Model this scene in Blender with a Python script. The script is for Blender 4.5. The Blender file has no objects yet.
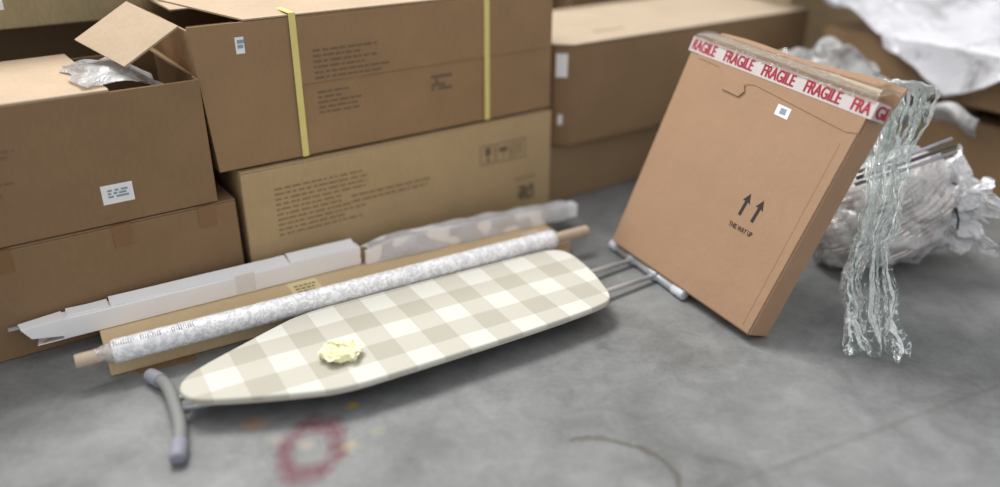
import bpy, bmesh, math, random
from mathutils import Vector, Matrix, noise
C = bpy.context.scene.collection
sc = bpy.context.scene
R = math.radians
random.seed(7)

# ------------------------------------------------------------------ materials
def new_mat(name):
    m = bpy.data.materials.new(name); m.use_nodes = True
    nt = m.node_tree; b = nt.nodes['Principled BSDF']
    return m, nt, b
def node(nt, typ, **kw):
    n = nt.nodes.new(typ)
    for k, v in kw.items():
        if k.startswith('i_'):
            n.inputs[int(k[2:])].default_value = v
        else: setattr(n, k, v)
    return n
def link(nt, a, b): nt.links.new(a, b)
def math_n(nt, op, a, b=None, clamp=False):
    n = nt.nodes.new('ShaderNodeMath'); n.operation = op; n.use_clamp = clamp
    for i, v in enumerate((a, b)):
        if v is None: continue
        if isinstance(v, (int, float)): n.inputs[i].default_value = v
        else: nt.links.new(v, n.inputs[i])
    return n.outputs[0]
def mix_rgb(nt, fac, a, b):
    n = nt.nodes.new('ShaderNodeMix'); n.data_type = 'RGBA'
    for i, v in ((0, fac), (6, a), (7, b)):
        if isinstance(v, (int, float)): n.inputs[i].default_value = v
        elif isinstance(v, tuple): n.inputs[i].default_value = (*v, 1) if len(v) == 3 else v
        else: nt.links.new(v, n.inputs[i])
    return n.outputs[2]
def noise_n(nt, scale, detail=3, rough=.5, vec=None, dist=0):
    n = nt.nodes.new('ShaderNodeTexNoise')
    n.inputs['Scale'].default_value = scale; n.inputs['Detail'].default_value = detail
    n.inputs['Roughness'].default_value = rough; n.inputs['Distortion'].default_value = dist
    if vec is not None: nt.links.new(vec, n.inputs['Vector'])
    return n.outputs[0]
def obj_coord(nt): return nt.nodes.new('ShaderNodeTexCoord').outputs['Object']
def scaled(nt, vec, s):
    n = nt.nodes.new('ShaderNodeMapping'); n.inputs['Scale'].default_value = s
    nt.links.new(vec, n.inputs['Vector']); return n.outputs[0]
def ramp(nt, fac, a, b):
    n = nt.nodes.new('ShaderNodeMapRange'); n.inputs[1].default_value = a; n.inputs[2].default_value = b
    nt.links.new(fac, n.inputs[0]); return n.outputs[0]
def bump(nt, h, strength, dist, b):
    n = nt.nodes.new('ShaderNodeBump'); n.inputs['Strength'].default_value = strength
    n.inputs['Distance'].default_value = dist
    nt.links.new(h, n.inputs['Height']); nt.links.new(n.outputs[0], b.inputs['Normal'])

def kraft(name, col, var=.10, rough=.8):
    m, nt, b = new_mat(name)
    v = obj_coord(nt)
    n1 = noise_n(nt, 5, 4, .6, v)
    n2 = noise_n(nt, 90, 2, .6, scaled(nt, v, (1, 1, .35)))
    f = math_n(nt, 'ADD', math_n(nt, 'MULTIPLY', n1, .65), math_n(nt, 'MULTIPLY', n2, .35))
    f = ramp(nt, f, .3, .7)
    c = mix_rgb(nt, f, tuple(x*(1-var) for x in col), tuple(min(1, x*(1+var)) for x in col))
    link(nt, c, b.inputs['Base Color']); b.inputs['Roughness'].default_value = rough
    b.inputs['Specular IOR Level'].default_value = .25
    bump(nt, noise_n(nt, 14, 4, .6, v), .25, .01, b)
    return m
def plain(name, col, rough=.6, metal=0, spec=.4, var=.06, scale=20):
    m, nt, b = new_mat(name)
    f = noise_n(nt, scale, 3, .5, obj_coord(nt))
    c = mix_rgb(nt, f, tuple(x*(1-var) for x in col), tuple(min(1, x*(1+var)) for x in col))
    link(nt, c, b.inputs['Base Color'])
    b.inputs['Roughness'].default_value = rough; b.inputs['Metallic'].default_value = metal
    b.inputs['Specular IOR Level'].default_value = spec
    return m
def film(name, tint, clear, white, glossy=.35, rough=.12, wcol=(.85, .87, .88), scale=25, bumps=.6, stretch=None, edge=(.3, .7), rim=0):
    """thin plastic sheet: see-through, shiny, with a milky share over its creases; when stretched, its streaks paint in glints"""
    m = bpy.data.materials.new(name); m.use_nodes = True; nt = m.node_tree; nt.nodes.clear()
    out = node(nt, 'ShaderNodeOutputMaterial')
    v = obj_coord(nt)
    bp = node(nt, 'ShaderNodeBump'); bp.inputs['Strength'].default_value = bumps; bp.inputs['Distance'].default_value = .02
    h = noise_n(nt, scale, 5, .6, v, 1.2); link(nt, h, bp.inputs['Height'])
    tr = node(nt, 'ShaderNodeBsdfTransparent'); tr.inputs[0].default_value = (*tint, 1)
    gl = node(nt, 'ShaderNodeBsdfGlossy'); gl.inputs['Roughness'].default_value = rough
    gl.inputs[0].default_value = (1, 1, 1, 1); link(nt, bp.outputs[0], gl.inputs['Normal'])
    df = node(nt, 'ShaderNodeBsdfDiffuse'); df.inputs[0].default_value = (*wcol, 1); link(nt, bp.outputs[0], df.inputs['Normal'])
    tl = node(nt, 'ShaderNodeBsdfTranslucent'); tl.inputs[0].default_value = (*wcol, 1)
    dd = node(nt, 'ShaderNodeMixShader'); dd.inputs[0].default_value = .4
    link(nt, df.outputs[0], dd.inputs[1]); link(nt, tl.outputs[0], dd.inputs[2])
    a = node(nt, 'ShaderNodeMixShader')
    wv = scaled(nt, v, stretch) if stretch else v
    wf = ramp(nt, noise_n(nt, scale*(.6 if not stretch else 1.2), 4, .7, wv, .8), *edge)
    wf = math_n(nt, 'ADD', math_n(nt, 'MULTIPLY', wf, white*(2 if not stretch else 3.2), True), .0)
    if rim:
        lw = node(nt, 'ShaderNodeLayerWeight'); lw.inputs[0].default_value = .5; pass
        wf = math_n(nt, 'ADD', wf, math_n(nt, 'MULTIPLY', math_n(nt, 'POWER', lw.outputs['Facing'], 2.5), rim), True)  # white added at grazing angles paints in a bright rim
    link(nt, wf, a.inputs[0]); link(nt, tr.outputs[0], a.inputs[1]); link(nt, dd.outputs[0], a.inputs[2])
    fr = node(nt, 'ShaderNodeFresnel'); fr.inputs['IOR'].default_value = 1.45; 
    if not stretch: link(nt, bp.outputs[0], fr.inputs['Normal'])
    ff = math_n(nt, 'ADD', math_n(nt, 'MULTIPLY', fr.outputs[0], .8), glossy*.3, True)
    g = node(nt, 'ShaderNodeMixShader')
    link(nt, ff, g.inputs[0]); link(nt, a.outputs[0], g.inputs[1]); link(nt, gl.outputs[0], g.inputs[2])
    link(nt, g.outputs[0], out.inputs[0])
    return m

M = {}
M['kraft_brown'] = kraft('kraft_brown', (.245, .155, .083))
M['kraft_olive'] = kraft('kraft_olive', (.445, .325, .178))
M['kraft_orange'] = kraft('kraft_orange', (.30, .19, .10))
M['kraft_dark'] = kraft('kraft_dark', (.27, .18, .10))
M['kraft_lit'] = kraft('kraft_lit', (.455, .345, .24))  # carton flaps lightened: overhead light put into their colour
M['kraft_pale_lit'] = kraft('kraft_pale_lit', (.43, .34, .245))  # pale padding, and carton tops with the light painted into their colour
M['kraft_tan'] = kraft('kraft_tan', (.66, .50, .30))
M['kraft_fragile'] = kraft('kraft_fragile', (.385, .242, .15), .06)
M['olive_card'] = kraft('olive_card', (.34, .27, .15), .25)
M['brown_tape'] = plain('brown_tape', (.215, .115, .05), .35)
M['yellow_strap'] = plain('yellow_strap', (.72, .62, .22), .4)
M['paper_white'] = plain('paper_white', (.82, .82, .82), .6)
M['ink_grey'] = plain('ink_grey', (.15, .11, .075), .7)
M['print_brown'] = plain('print_brown', (.17, .11, .065), .7)
M['ink_dark'] = plain('ink_dark', (.035, .028, .025), .7)
M['ink_blue'] = plain('ink_blue', (.25, .32, .40), .7)
M['red_ink'] = plain('red_ink', (.38, .018, .04), .5)
M['tape_white'] = plain('tape_white', (.60, .54, .53), .22, spec=.6, scale=60)
M['clear_tape'] = film('clear_tape', (.98, .95, .90), .8, .04, .12, .08, (.95, .9, .8), 40, .9)
M['wood_pole'] = kraft('wood_pole', (.56, .44, .33), .12, .6)
M['tube_grey'] = plain('tube_grey', (.215, .22, .21), .6, .0, spec=.35)
M['cap_grey'] = plain('cap_grey', (.26, .26, .31), .6, spec=.35)
M['tube_silver'] = plain('tube_silver', (.62, .64, .67), .3, .5)
M['steel_dark'] = plain('steel_dark', (.10, .10, .105), .5, .2)
M['white_card'] = plain('white_card', (.95, .95, .98), .55, var=.05, scale=9)
M['rod_chrome'] = plain('rod_chrome', (.45, .45, .48), .25, .8)
M['black_tie'] = plain('black_tie', (.02, .02, .02), .5)
M['yellow_paper'] = plain('yellow_paper', (.86, .84, .55), .5, var=.18, scale=30)
M['white_film'] = film('white_film', (.95, .95, .97), .3, .95, .05, .4, (.86, .86, .90), 7, .35)
M['grey_film'] = film('grey_film', (.8, .8, .8), .3, .8, .1, .3, (.60, .59, .58), 9, .6)
M['bag_film'] = film('bag_film', (.98, .98, .98), .5, .42, .2, .2, (.93, .92, .92), 16, .7)
M['bunch_film'] = film('bunch_film', (.98, .98, .99), .5, 1.1, .2, .15, (.96, .96, .98), 24, .6)
M['clear_tape_white'] = plain('clear_tape_white', (.84, .83, .82), .2, spec=.7)
M['green_film'] = film('green_film', (.82, .93, .90), .6, .30, .17, .05, (.92, 1.0, .98), 55, 1.0, (1, 1, .28), (.54, .62), .6)  # white streaks and rim paint glints into the film's colour
M['wrap_film'] = film('wrap_film', (.98, .98, .99), .5, 1.0, .05, .2, (.95, .95, .98), 30, .6, None, (.05, .5))

def gingham():
    m, nt, b = new_mat('gingham_cloth'); v = obj_coord(nt)
    w = nt.nodes.new('ShaderNodeVectorMath'); w.operation = 'MULTIPLY_ADD'
    nz = nt.nodes.new('ShaderNodeTexNoise'); nz.inputs['Scale'].default_value = 4; link(nt, v, nz.inputs['Vector'])
    link(nt, nz.outputs[1], w.inputs[0]); w.inputs[1].default_value = (.012, .012, 0); link(nt, v, w.inputs[2])
    s = nt.nodes.new('ShaderNodeSeparateXYZ'); link(nt, w.outputs[0], s.inputs[0])
    def band(x, centre):
        p = math_n(nt, 'FRACT', math_n(nt, 'ADD', math_n(nt, 'DIVIDE', math_n(nt, 'SUBTRACT', x, centre), .165), 100.25))
        return math_n(nt, 'LESS_THAN', p, .5)
    a = band(s.outputs[0], .44-.8+.006); c = band(s.outputs[1], 1.862-1.87+.006)
    tot = math_n(nt, 'ADD', a, c)
    lo, mid, hi = (.435, .41, .342), (.525, .502, .435), (.645, .635, .575)
    c1 = mix_rgb(nt, math_n(nt, 'GREATER_THAN', tot, .5), lo, mid)
    c2 = mix_rgb(nt, math_n(nt, 'GREATER_THAN', tot, 1.5), c1, hi)
    link(nt, c2, b.inputs['Base Color']); b.inputs['Roughness'].default_value = .85
    b.inputs['Specular IOR Level'].default_value = .2
    bump(nt, noise_n(nt, 300, 2, .5, v), .15, .002, b)
    return m
M['gingham'] = gingham()

def roll_pattern():
    m, nt, b = new_mat('patterned_sheet'); v = scaled(nt, obj_coord(nt), (1, 1, 1))
    n1 = noise_n(nt, 38, 3, .6, v, 1.6); n2 = noise_n(nt, 95, 2, .5, v, 1)
    f = ramp(nt, math_n(nt, 'ADD', math_n(nt, 'MULTIPLY', n1, .7), math_n(nt, 'MULTIPLY', n2, .3)), .46, .55)
    link(nt, mix_rgb(nt, f, (.70, .70, .73), (.97, .97, .98)), b.inputs['Base Color'])
    b.inputs['Roughness'].default_value = .3; b.inputs['Coat Weight'].default_value = .2; b.inputs['Coat Roughness'].default_value = .12
    bump(nt, noise_n(nt, 55, 4, .6, v, .8), .5, .006, b)
    return m
M['patterned'] = roll_pattern()

def striped():
    m, nt, b = new_mat('striped_textile'); v = obj_coord(nt)
    w = nt.nodes.new('ShaderNodeTexWave'); w.wave_type = 'BANDS'; w.bands_direction = 'Z'
    w.inputs['Scale'].default_value = 17; w.inputs['Distortion'].default_value = 1.3; w.inputs['Detail'].default_value = 2
    w.inputs['Detail Scale'].default_value = 1.5
    mp = nt.nodes.new('ShaderNodeMapping'); mp.inputs['Rotation'].default_value = (R(10), R(32), 0)
    link(nt, v, mp.inputs['Vector']); link(nt, mp.outputs[0], w.inputs['Vector'])
    f = ramp(nt, w.outputs[1], .06, .26)
    link(nt, mix_rgb(nt, f, (.20, .13, .11), (.84, .79, .77)), b.inputs['Base Color']); b.inputs['Roughness'].default_value = .8
    return m
M['striped'] = striped()

def concrete():
    m, nt, b = new_mat('concrete'); v = obj_coord(nt)
    n1 = noise_n(nt, 1.9, 5, .6, v, .4); n2 = noise_n(nt, 9, 5, .65, v, .6); n3 = noise_n(nt, 60, 3, .6, v)
    f = math_n(nt, 'ADD', math_n(nt, 'ADD', math_n(nt, 'MULTIPLY', n1, .55), math_n(nt, 'MULTIPLY', n2, .33)), math_n(nt, 'MULTIPLY', n3, .12))
    f = ramp(nt, f, .38, .62)
    col = mix_rgb(nt, f, (.125, .128, .126), (.255, .26, .256))
    s = nt.nodes.new('ShaderNodeSeparateXYZ'); link(nt, v, s.inputs[0])
    X, Y = s.outputs[0], s.outputs[1]
    wob = math_n(nt, 'MULTIPLY', math_n(nt, 'SUBTRACT', noise_n(nt, 14, 3, .6, v), .5), .05)
    brk = ramp(nt, noise_n(nt, 17, 4, .7, v), .38, .58)
    def dist(cx, cy, sy=1.0):
        dx = math_n(nt, 'SUBTRACT', X, cx); dy = math_n(nt, 'MULTIPLY', math_n(nt, 'SUBTRACT', Y, cy), sy)
        return math_n(nt, 'SQRT', math_n(nt, 'ADD', math_n(nt, 'MULTIPLY', dx, dx), math_n(nt, 'MULTIPLY', dy, dy)))
    def ring(d, r, w):
        d = math_n(nt, 'ADD', d, wob)
        a = math_n(nt, 'ABSOLUTE', math_n(nt, 'SUBTRACT', d, r))
        return math_n(nt, 'SUBTRACT', 1, math_n(nt, 'DIVIDE', a, w), True)
    # sprayed magenta ring
    k = math_n(nt, 'MULTIPLY', math_n(nt, 'POWER', ring(dist(-.452, 1.572, .66), .062, .030), .6), math_n(nt, 'MULTIPLY', math_n(nt, 'ADD', math_n(nt, 'MULTIPLY', brk, .5), .8), .74), True)
    col = mix_rgb(nt, k, col, (.13, .03, .045))
    # rust and paint specks
    for cx, cy, r, c, st in ((-.615, 1.665, .045, (.36, .20, .09), .5), (-.382, 1.745, .024, (.48, .30, .06), .8), (-.36, 1.585, .03, (.42, .37, .18), .5),
                             (-.30, 1.63, .03, (.40, .38, .20), .35), (-.47, 1.585, .03, (.36, .30, .22), .5), (-.55, 1.60, .03, (.38, .30, .22), .3)):
        k = math_n(nt, 'SUBTRACT', 1, math_n(nt, 'DIVIDE', math_n(nt, 'ADD', dist(cx, cy), wob), r), True)
        k = math_n(nt, 'MULTIPLY', k, st*1.2, True)
        col = mix_rgb(nt, k, col, c)
    # brown curved scuff
    d = dist(.234, 1.432)
    sel = math_n(nt, 'MULTIPLY', math_n(nt, 'GREATER_THAN', math_n(nt, 'ADD', Y, math_n(nt, 'MULTIPLY', X, .85)), 1.745), 1)
    k = math_n(nt, 'MULTIPLY', math_n(nt, 'MULTIPLY', ring(d, .180, .013), sel), .7)
    col = mix_rgb(nt, k, col, (.075, .06, .035))
    # faint straight joint line
    L = math_n(nt, 'ABSOLUTE', math_n(nt, 'SUBTRACT', math_n(nt, 'ADD', Y, math_n(nt, 'MULTIPLY', wob, .25)), math_n(nt, 'ADD', math_n(nt, 'MULTIPLY', X, .472), 1.2)))
    k = math_n(nt, 'MULTIPLY', math_n(nt, 'SUBTRACT', 1, math_n(nt, 'DIVIDE', L, .014), True), math_n(nt, 'MULTIPLY', math_n(nt, 'GREATER_THAN', X, .45), .24))
    col = mix_rgb(nt, k, col, (.07, .055, .04))
    # dark worn patches
    for cx, cy, r, st in ((.62, 1.75, .16, .35), (.32, 2.02, .035, .6), (-.18, 1.58, .12, .3), (.70, 1.85, .09, .2)):
        k = math_n(nt, 'MULTIPLY', math_n(nt, 'SUBTRACT', 1, math_n(nt, 'DIVIDE', math_n(nt, 'ADD', dist(cx, cy), math_n(nt, 'MULTIPLY', wob, 4)), r), True), st)
        col = mix_rgb(nt, k, col, (.10, .10, .10))
    link(nt, col, b.inputs['Base Color']); b.inputs['Roughness'].default_value = .55
    b.inputs['Specular IOR Level'].default_value = .35
    bump(nt, noise_n(nt, 40, 4, .6, v), .12, .004, b)
    return m
M['concrete'] = concrete()

# ------------------------------------------------------------------ object helpers
def thing(name, label, cat, loc=(0, 0, 0), rotz=0, group=None, mat=None):
    o = bpy.data.objects.new(name, None); C.objects.link(o); o.empty_display_size = .05
    if mat is not None: o.matrix_world = mat
    else: o.location = loc; o.rotation_euler = (0, 0, rotz)
    o['label'] = label; o['category'] = cat
    if group: o['group'] = group
    return o
def mesh_obj(name, bm, mat, parent=None, smooth=False, label=None):
    bmesh.ops.recalc_face_normals(bm, faces=bm.faces)
    me = bpy.data.meshes.new(name); bm.to_mesh(me); bm.free()
    me.materials.append(M[mat] if isinstance(mat, str) else mat)
    if smooth:
        for p in me.polygons: p.use_smooth = True
    o = bpy.data.objects.new(name, me); C.objects.link(o)
    if parent is not None: o.parent = parent
    if label: o['label'] = label
    return o
def tag(o, label, cat, group=None, kind=None):
    o['label'] = label; o['category'] = cat
    if group: o['group'] = group
    if kind: o['kind'] = kind
    return o
def add_box(bm, x0, x1, y0, y1, z0, z1, bev=0, seg=2):
    r = bmesh.ops.create_cube(bm, size=1)
    vs = r['verts']
    for v in vs:
        v.co = Vector(((x0+x1)/2+v.co.x*(x1-x0), (y0+y1)/2+v.co.y*(y1-y0), (z0+z1)/2+v.co.z*(z1-z0)))
    if bev:
        es = list({e for v in vs for e in v.link_edges})
        bmesh.ops.bevel(bm, geom=es, offset=bev, segments=seg, profile=.5, affect='EDGES')
    return bm
def box_bm(*a, **k): return add_box(bmesh.new(), *a, **k)
def add_hexa(bm, p):
    """eight corners: bottom 0-3 going round, top 4-7 above them"""
    v = [bm.verts.new(q) for q in p]
    for f in ((3, 2, 1, 0), (4, 5, 6, 7), (0, 1, 5, 4), (1, 2, 6, 5), (2, 3, 7, 6), (3, 0, 4, 7)):
        bm.faces.new([v[i] for i in f])
    return v
def slab_bm(p0, p1, p2, p3, th, bev=0):
    """sheet of board with real thickness on a quad"""
    p = [Vector(q) for q in (p0, p1, p2, p3)]
    n = (p[1]-p[0]).cross(p[3]-p[0]).normalized()*th
    bm = bmesh.new(); add_hexa(bm, p+[q+n for q in p]); return bm
def add_tube(bm, pts, rad, seg=14, cap=True):
    pts = [Vector(p) for p in pts]; n = len(pts); rings = []
    up = Vector((0, 0, 1))
    for i, p in enumerate(pts):
        t = (pts[min(i+1, n-1)]-pts[max(i-1, 0)]).normalized()
        u = up if abs(t.dot(up)) < .95 else Vector((1, 0, 0))
        a = t.cross(u).normalized(); b = a.cross(t).normalized()
        r = rad[i] if isinstance(rad, (list, tuple)) else rad
        rings.append([bm.verts.new(p+a*math.cos(2*math.pi*k/seg)*r+b*math.sin(2*math.pi*k/seg)*r) for k in range(seg)])
    for i in range(n-1):
        for k in range(seg):
            bm.faces.new((rings[i][k], rings[i][(k+1) % seg], rings[i+1][(k+1) % seg], rings[i+1][k]))
    if cap:
        bm.faces.new(rings[0]); bm.faces.new(rings[-1][::-1])
    return bm
def tube_bm(*a, **k): return add_tube(bmesh.new(), *a, **k)
def bez(pts, n=24):
    """smooth curve through points (Catmull-Rom)"""
    P = [Vector(p) for p in pts]; P = [P[0]*2-P[1]]+P+[P[-1]*2-P[-2]]; out = []
    for i in range(1, len(P)-2):
        for k in range(n):
            t = k/n; a, b, c, d = P[i-1:i+3]
            out.append(.5*((2*b)+(c-a)*t+(2*a-5*b+4*c-d)*t*t+(3*b-a-3*c+d)*t**3))
    out.append(P[-2]); return out
def text_bm(s, height, width=None, bold=.0, thick=.0004):
    """lettering as a mesh in the local x-z plane, lower left corner at the origin, facing -y"""
    cu = bpy.data.curves.new('lettering', 'FONT'); cu.body = s; cu.size = 1; cu.offset = bold; cu.extrude = thick
    o = bpy.data.objects.new('lettering', cu); C.objects.link(o)
    dg = bpy.context.evaluated_depsgraph_get(); dg.update()
    me = bpy.data.meshes.new_from_object(o.evaluated_get(dg))
    bpy.data.objects.remove(o); bpy.data.curves.remove(cu)
    bm = bmesh.new(); bm.from_mesh(me); bpy.data.meshes.remove(me)
    xs = [v.co.x for v in bm.verts]; ys = [v.co.y for v in bm.verts]
    x0, x1, y0, y1 = min(xs), max(xs), min(ys), max(ys)
    sy = height/(y1-y0); sx = (width/(x1-x0)) if width else sy
    for v in bm.verts: v.co = Vector(((v.co.x-x0)*sx, -v.co.z, (v.co.y-y0)*sy))
    return bm
def merge(dst, src, off=(0, 0, 0), mat=None):
    me = bpy.data.meshes.new('tmp'); src.to_mesh(me); src.free()
    if mat is not None: me.transform(mat)
    me.transform(Matrix.Translation(off)); dst.from_mesh(me); bpy.data.meshes.remove(me)
def print_bm(x0, x1, z0, z1, y, rows, rag=.4, rnd=None, fill=.55):
    """rows of small unreadable print on a face at local y"""
    rnd = rnd or random
    bm = bmesh.new(); h = (z1-z0)/rows
    for r in range(rows):
        z = z1-(r+1)*h+h*(1-fill)/2
        end = x1-(x1-x0)*rag*rnd.random(); x = x0
        while x < end:
            w = rnd.uniform(.008, .035)
            add_box(bm, x, min(x+w, end+.004), y-.0006, y+.0004, z, z+h*fill)
            x += w+rnd.uniform(.004, .009)
    return bm
def crinkle(p, s, a, seed=0):
    q = Vector(p)*s+Vector((seed*3.1, seed*1.7, seed*2.3))
    return Vector((noise.noise(q+Vector((9.32, -1.53, -7.95))), noise.noise(q), noise.noise(q+Vector((6.33, 0.17, -2.67)))))*a
def grid_bm(nu, nv, fn, close_u=False):
    bm = bmesh.new(); V = [[bm.verts.new(fn(i/(nu if close_u else nu-1), j/(nv-1))) for j in range(nv)] for i in range(nu)]
    for i in range(nu if close_u else nu-1):
        for j in range(nv-1):
            bm.faces.new((V[i][j], V[(i+1) % nu][j], V[(i+1) % nu][j+1], V[i][j+1]))
    return bm

# ------------------------------------------------------------------ the floor
bm = grid_bm(2, 2, lambda u, v: (-6+u*14, -2+v*12, 0))
f = mesh_obj('floor', bm, 'concrete'); f['kind'] = 'structure'

# ------------------------------------------------------------------ the wall of cartons
TH = R(34.79); D1 = Vector((math.cos(TH), math.sin(TH), 0)); N1 = Vector((-math.sin(TH), math.cos(TH), 0))
NW = 2.385; K = NW/2.352
S = lambda s: s*K
Z = lambda z: 1.3-(1.3-z)*K
def P(s, n, z=0): return D1*s+N1*n+Vector((0, 0, z))
def carton(label, s0, s1, n0, n1, z0, z1, mat, name='cardboard_carton', group=None, rot=0, top=None, seam=True):
    """closed carton: body, two top flaps meeting in a seam; local x along its front, y into depth"""
    t = thing(name, label, 'carton', P(s0, n0, z0), TH+rot, group)
    w, d, h = s1-s0, n1-n0, z1-z0
    mesh_obj('carton_body', box_bm(0, w, 0, d, 0, h-.005, bev=.006), mat, t)
    tm = top or mat
    mesh_obj('top_flap', box_bm(.001, w-.001, .001, d/2-.002, h-.0048, h, bev=.0015), tm, t)
    mesh_obj('top_flap', box_bm(.001, w-.001, d/2+.002, d-.001, h-.0048, h, bev=.0015), tm, t)
    return t, w, d, h

# lower left carton
t, w, d, h = carton('long brown carton on the floor at the left, under the opened carton', S(-.75), S(.655), NW, NW+.5, 0, Z(.347), 'kraft_brown')
for s in (.02, .325, .565):
    x = S(s)-S(-.75)
    bm = box_bm(x-.026, x+.026, -.0016, .0003, h-.07, h-.002); add_box(bm, x-.026, x+.026, -.0016, .06, h, h+.0006)
    mesh_obj('tape_strip', bm, 'brown_tape', t, label='darker brown tape tab over the top edge')
# upper left carton, its right end open
zb, zt = Z(.350), Z(.72)
t = thing('opened_carton', 'brown carton with its top torn open, white sticker on its front, at the left', 'carton', P(S(-.7), NW+.004, zb), TH)
w, h, d = S(.604)+S(.7), zt-zb, .49
bm = bmesh.new(); e = .007
add_box(bm, 0, w, 0, e, 0, h, bev=.002); add_box(bm, 0, w, d-e, d, 0, h, bev=.002)
add_box(bm, 0, e, e, d-e, 0, h); add_box(bm, w-e, w, e, d-e, 0, h, bev=.002); add_box(bm, e, w-e, e, d-e, 0, e)
mesh_obj('carton_body', bm, 'kraft_brown', t)
bm = slab_bm((.002, .002, h), (w-.24, .002, h), (w-.27, d-.01, h+.012), (.002, d-.01, h+.004), .006)
mesh_obj('top_flap', bm, 'kraft_lit', t)
# raised flap, end flap strip
fx = lambda s: S(s)+S(.7)
bm = slab_bm((fx(.43), .06, h+.045), (fx(.585), .05, h+.14), (fx(.507), .275, h+.185), (fx(.352), .285, h+.09), .006)
mesh_obj('raised_flap', bm, 'kraft_lit', t, label='flap standing up from the opening, light put into its colour')
bm = slab_bm((w-.002, .05, h-.002), (w-.002, d-.04, h-.002), (w-.075, d-.06, h+.055), (w-.06, .09, h+.04), .005)
mesh_obj('end_flap', bm, 'kraft_brown', t)
lx = fx(.336)
bm = box_bm(lx-.042, lx+.042, -.0012, .0002, Z(.437)-zb-.028, Z(.437)-zb+.028)
lab = mesh_obj('sticker', bm, 'paper_white', t, label='white sticker')
mesh_obj('printed_code', print_bm(lx-.026, lx+.028, Z(.437)-zb-.012, Z(.437)-zb+.016, -.0016, 3, .2, fill=.6), 'ink_blue', lab)
rr = random.Random(3)
mesh_obj('printed_text', print_bm(fx(-.02), fx(.13), h*.54, h*.71, -.0004, 4, .5, rr, .4), 'print_brown', t)
mesh_obj('printed_text', print_bm(fx(-.02), fx(.10), h*.36, h*.48, -.0004, 3, .5, rr, .4), 'print_brown', t)
# crumpled wrap showing in the opening
def wrapf(u, v):
    p = Vector((fx(.30)+u*.22, .03+v*.30, h+.012+.025*math.sin(u*3.1)*math.sin(v*3.1)-.10*max(0, u-.62)))
    q = crinkle(p, 16, .022, 2)
    q.z = abs(q.z)*.8
    return p+q
o = mesh_obj('wrapping_film', grid_bm(22, 22, wrapf), 'grey_film')
o.location = P(S(-.7), NW+.004, zb); o.rotation_euler = (0, 0, TH)
tag(o, 'crumpled clear wrap lying in the opening of the torn carton', 'plastic film')

# big strapped carton in the middle, upper row
s0, s1, z0, z1 = S(.625), S(1.868), Z(.434), Z(.868)
EW = .007
t = thing('strapped_carton', 'big brown carton bound with two yellow straps', 'carton', P(s0, NW+.012, z0), TH)
w, h, d = s1-s0, z1-z0, .56
bm = bmesh.new(); hh = h-.006
add_hexa(bm, [(0, 0, 0), (w, 0, 0), (w, EW, 0), (0, EW, 0), (-.032, 0, hh), (w, 0, hh), (w, EW, hh), (-.032, EW, hh)])
add_hexa(bm, [(0, d-EW, 0), (w, d-EW, 0), (w, d, 0), (0, d, 0), (-.02, d-EW, hh), (w, d-EW, hh), (w, d, hh), (-.02, d, hh)])
add_hexa(bm, [(0, EW, 0), (EW, EW, 0), (EW, d-EW, 0), (0, d-EW, 0), (-.032, EW, hh-.01), (EW-.032, EW, hh-.01), (EW-.02, d-EW, hh-.03), (-.02, d-EW, hh-.03)])
add_box(bm, w-EW, w, EW, d-EW, 0, hh); add_box(bm, EW, w-EW, EW, d-EW, 0, EW)
mesh_obj('carton_body', bm, 'kraft_orange', t)
bm = slab_bm((.13, .003, h-.004), (w-.001, .002, h-.005), (w-.001, d/2, h-.005), (-.03, d/2, h+.03), .005)
mesh_obj('top_flap', bm, 'kraft_lit', t)
mesh_obj('top_flap', box_bm(.001, w-.001, d/2+.002, d, h-.004, h+.001), 'kraft_lit', t)
mesh_obj('torn_flap', slab_bm((-.03, .004, h-.007), (.10, .004, h-.007), (.06, .05, h-.03), (-.01, .06, h-.035), .004), 'kraft_orange', t)
mesh_obj('side_flap', box_bm(.28, w-.002, -.004, .004, h*.52, h-.012, bev=.001), 'kraft_orange', t)
for s in (.895, 1.582):
    x = S(s)-s0; bw = .0105
    bm = bmesh.new()
    add_box(bm, x-bw, x+bw, -.0062, -.0044, 0, h+.006)
    add_box(bm, x-bw, x+bw, -.0062, d, h+.006, h+.0075)
    mesh_obj('yellow_strap', bm, 'yellow_strap', t, label='yellow plastic strap')
lz = Z(.80)-z0; lx = S(.735)-s0
lab = mesh_obj('sticker', box_bm(lx-.014, lx+.012, -.0012, .006, lz-.026, lz+.022), 'paper_white', t, label='small white sticker')
mesh_obj('printed_code', print_bm(lx-.008, lx+.009, lz-.012, lz+.016, -.0017, 2, 0, fill=.7), 'ink_blue', lab)
rr = random.Random(11)
mesh_obj('printed_text', print_bm(S(.95)-s0, S(1.22)-s0, Z(.665)-z0, Z(.765)-z0, -.0044, 6, .45, rr, .42), 'print_brown', t)
mesh_obj('printed_text', print_bm(S(.955)-s0, S(1.10)-s0, Z(.555)-z0, Z(.635)-z0, -.0004, 5, .5, rr, .4), 'print_brown', t)
bm = bmesh.new()
for i in range(6):
    for j in range(4):
        if rr.random() < .75: add_box(bm, S(1.36)-s0+i*.014, S(1.36)-s0+i*.014+.0115, -.001, .0005, Z(.57)-z0+j*.014, Z(.57)-z0+j*.014+.0115)
mesh_obj('printed_code', bm, 'ink_grey', t)

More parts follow.
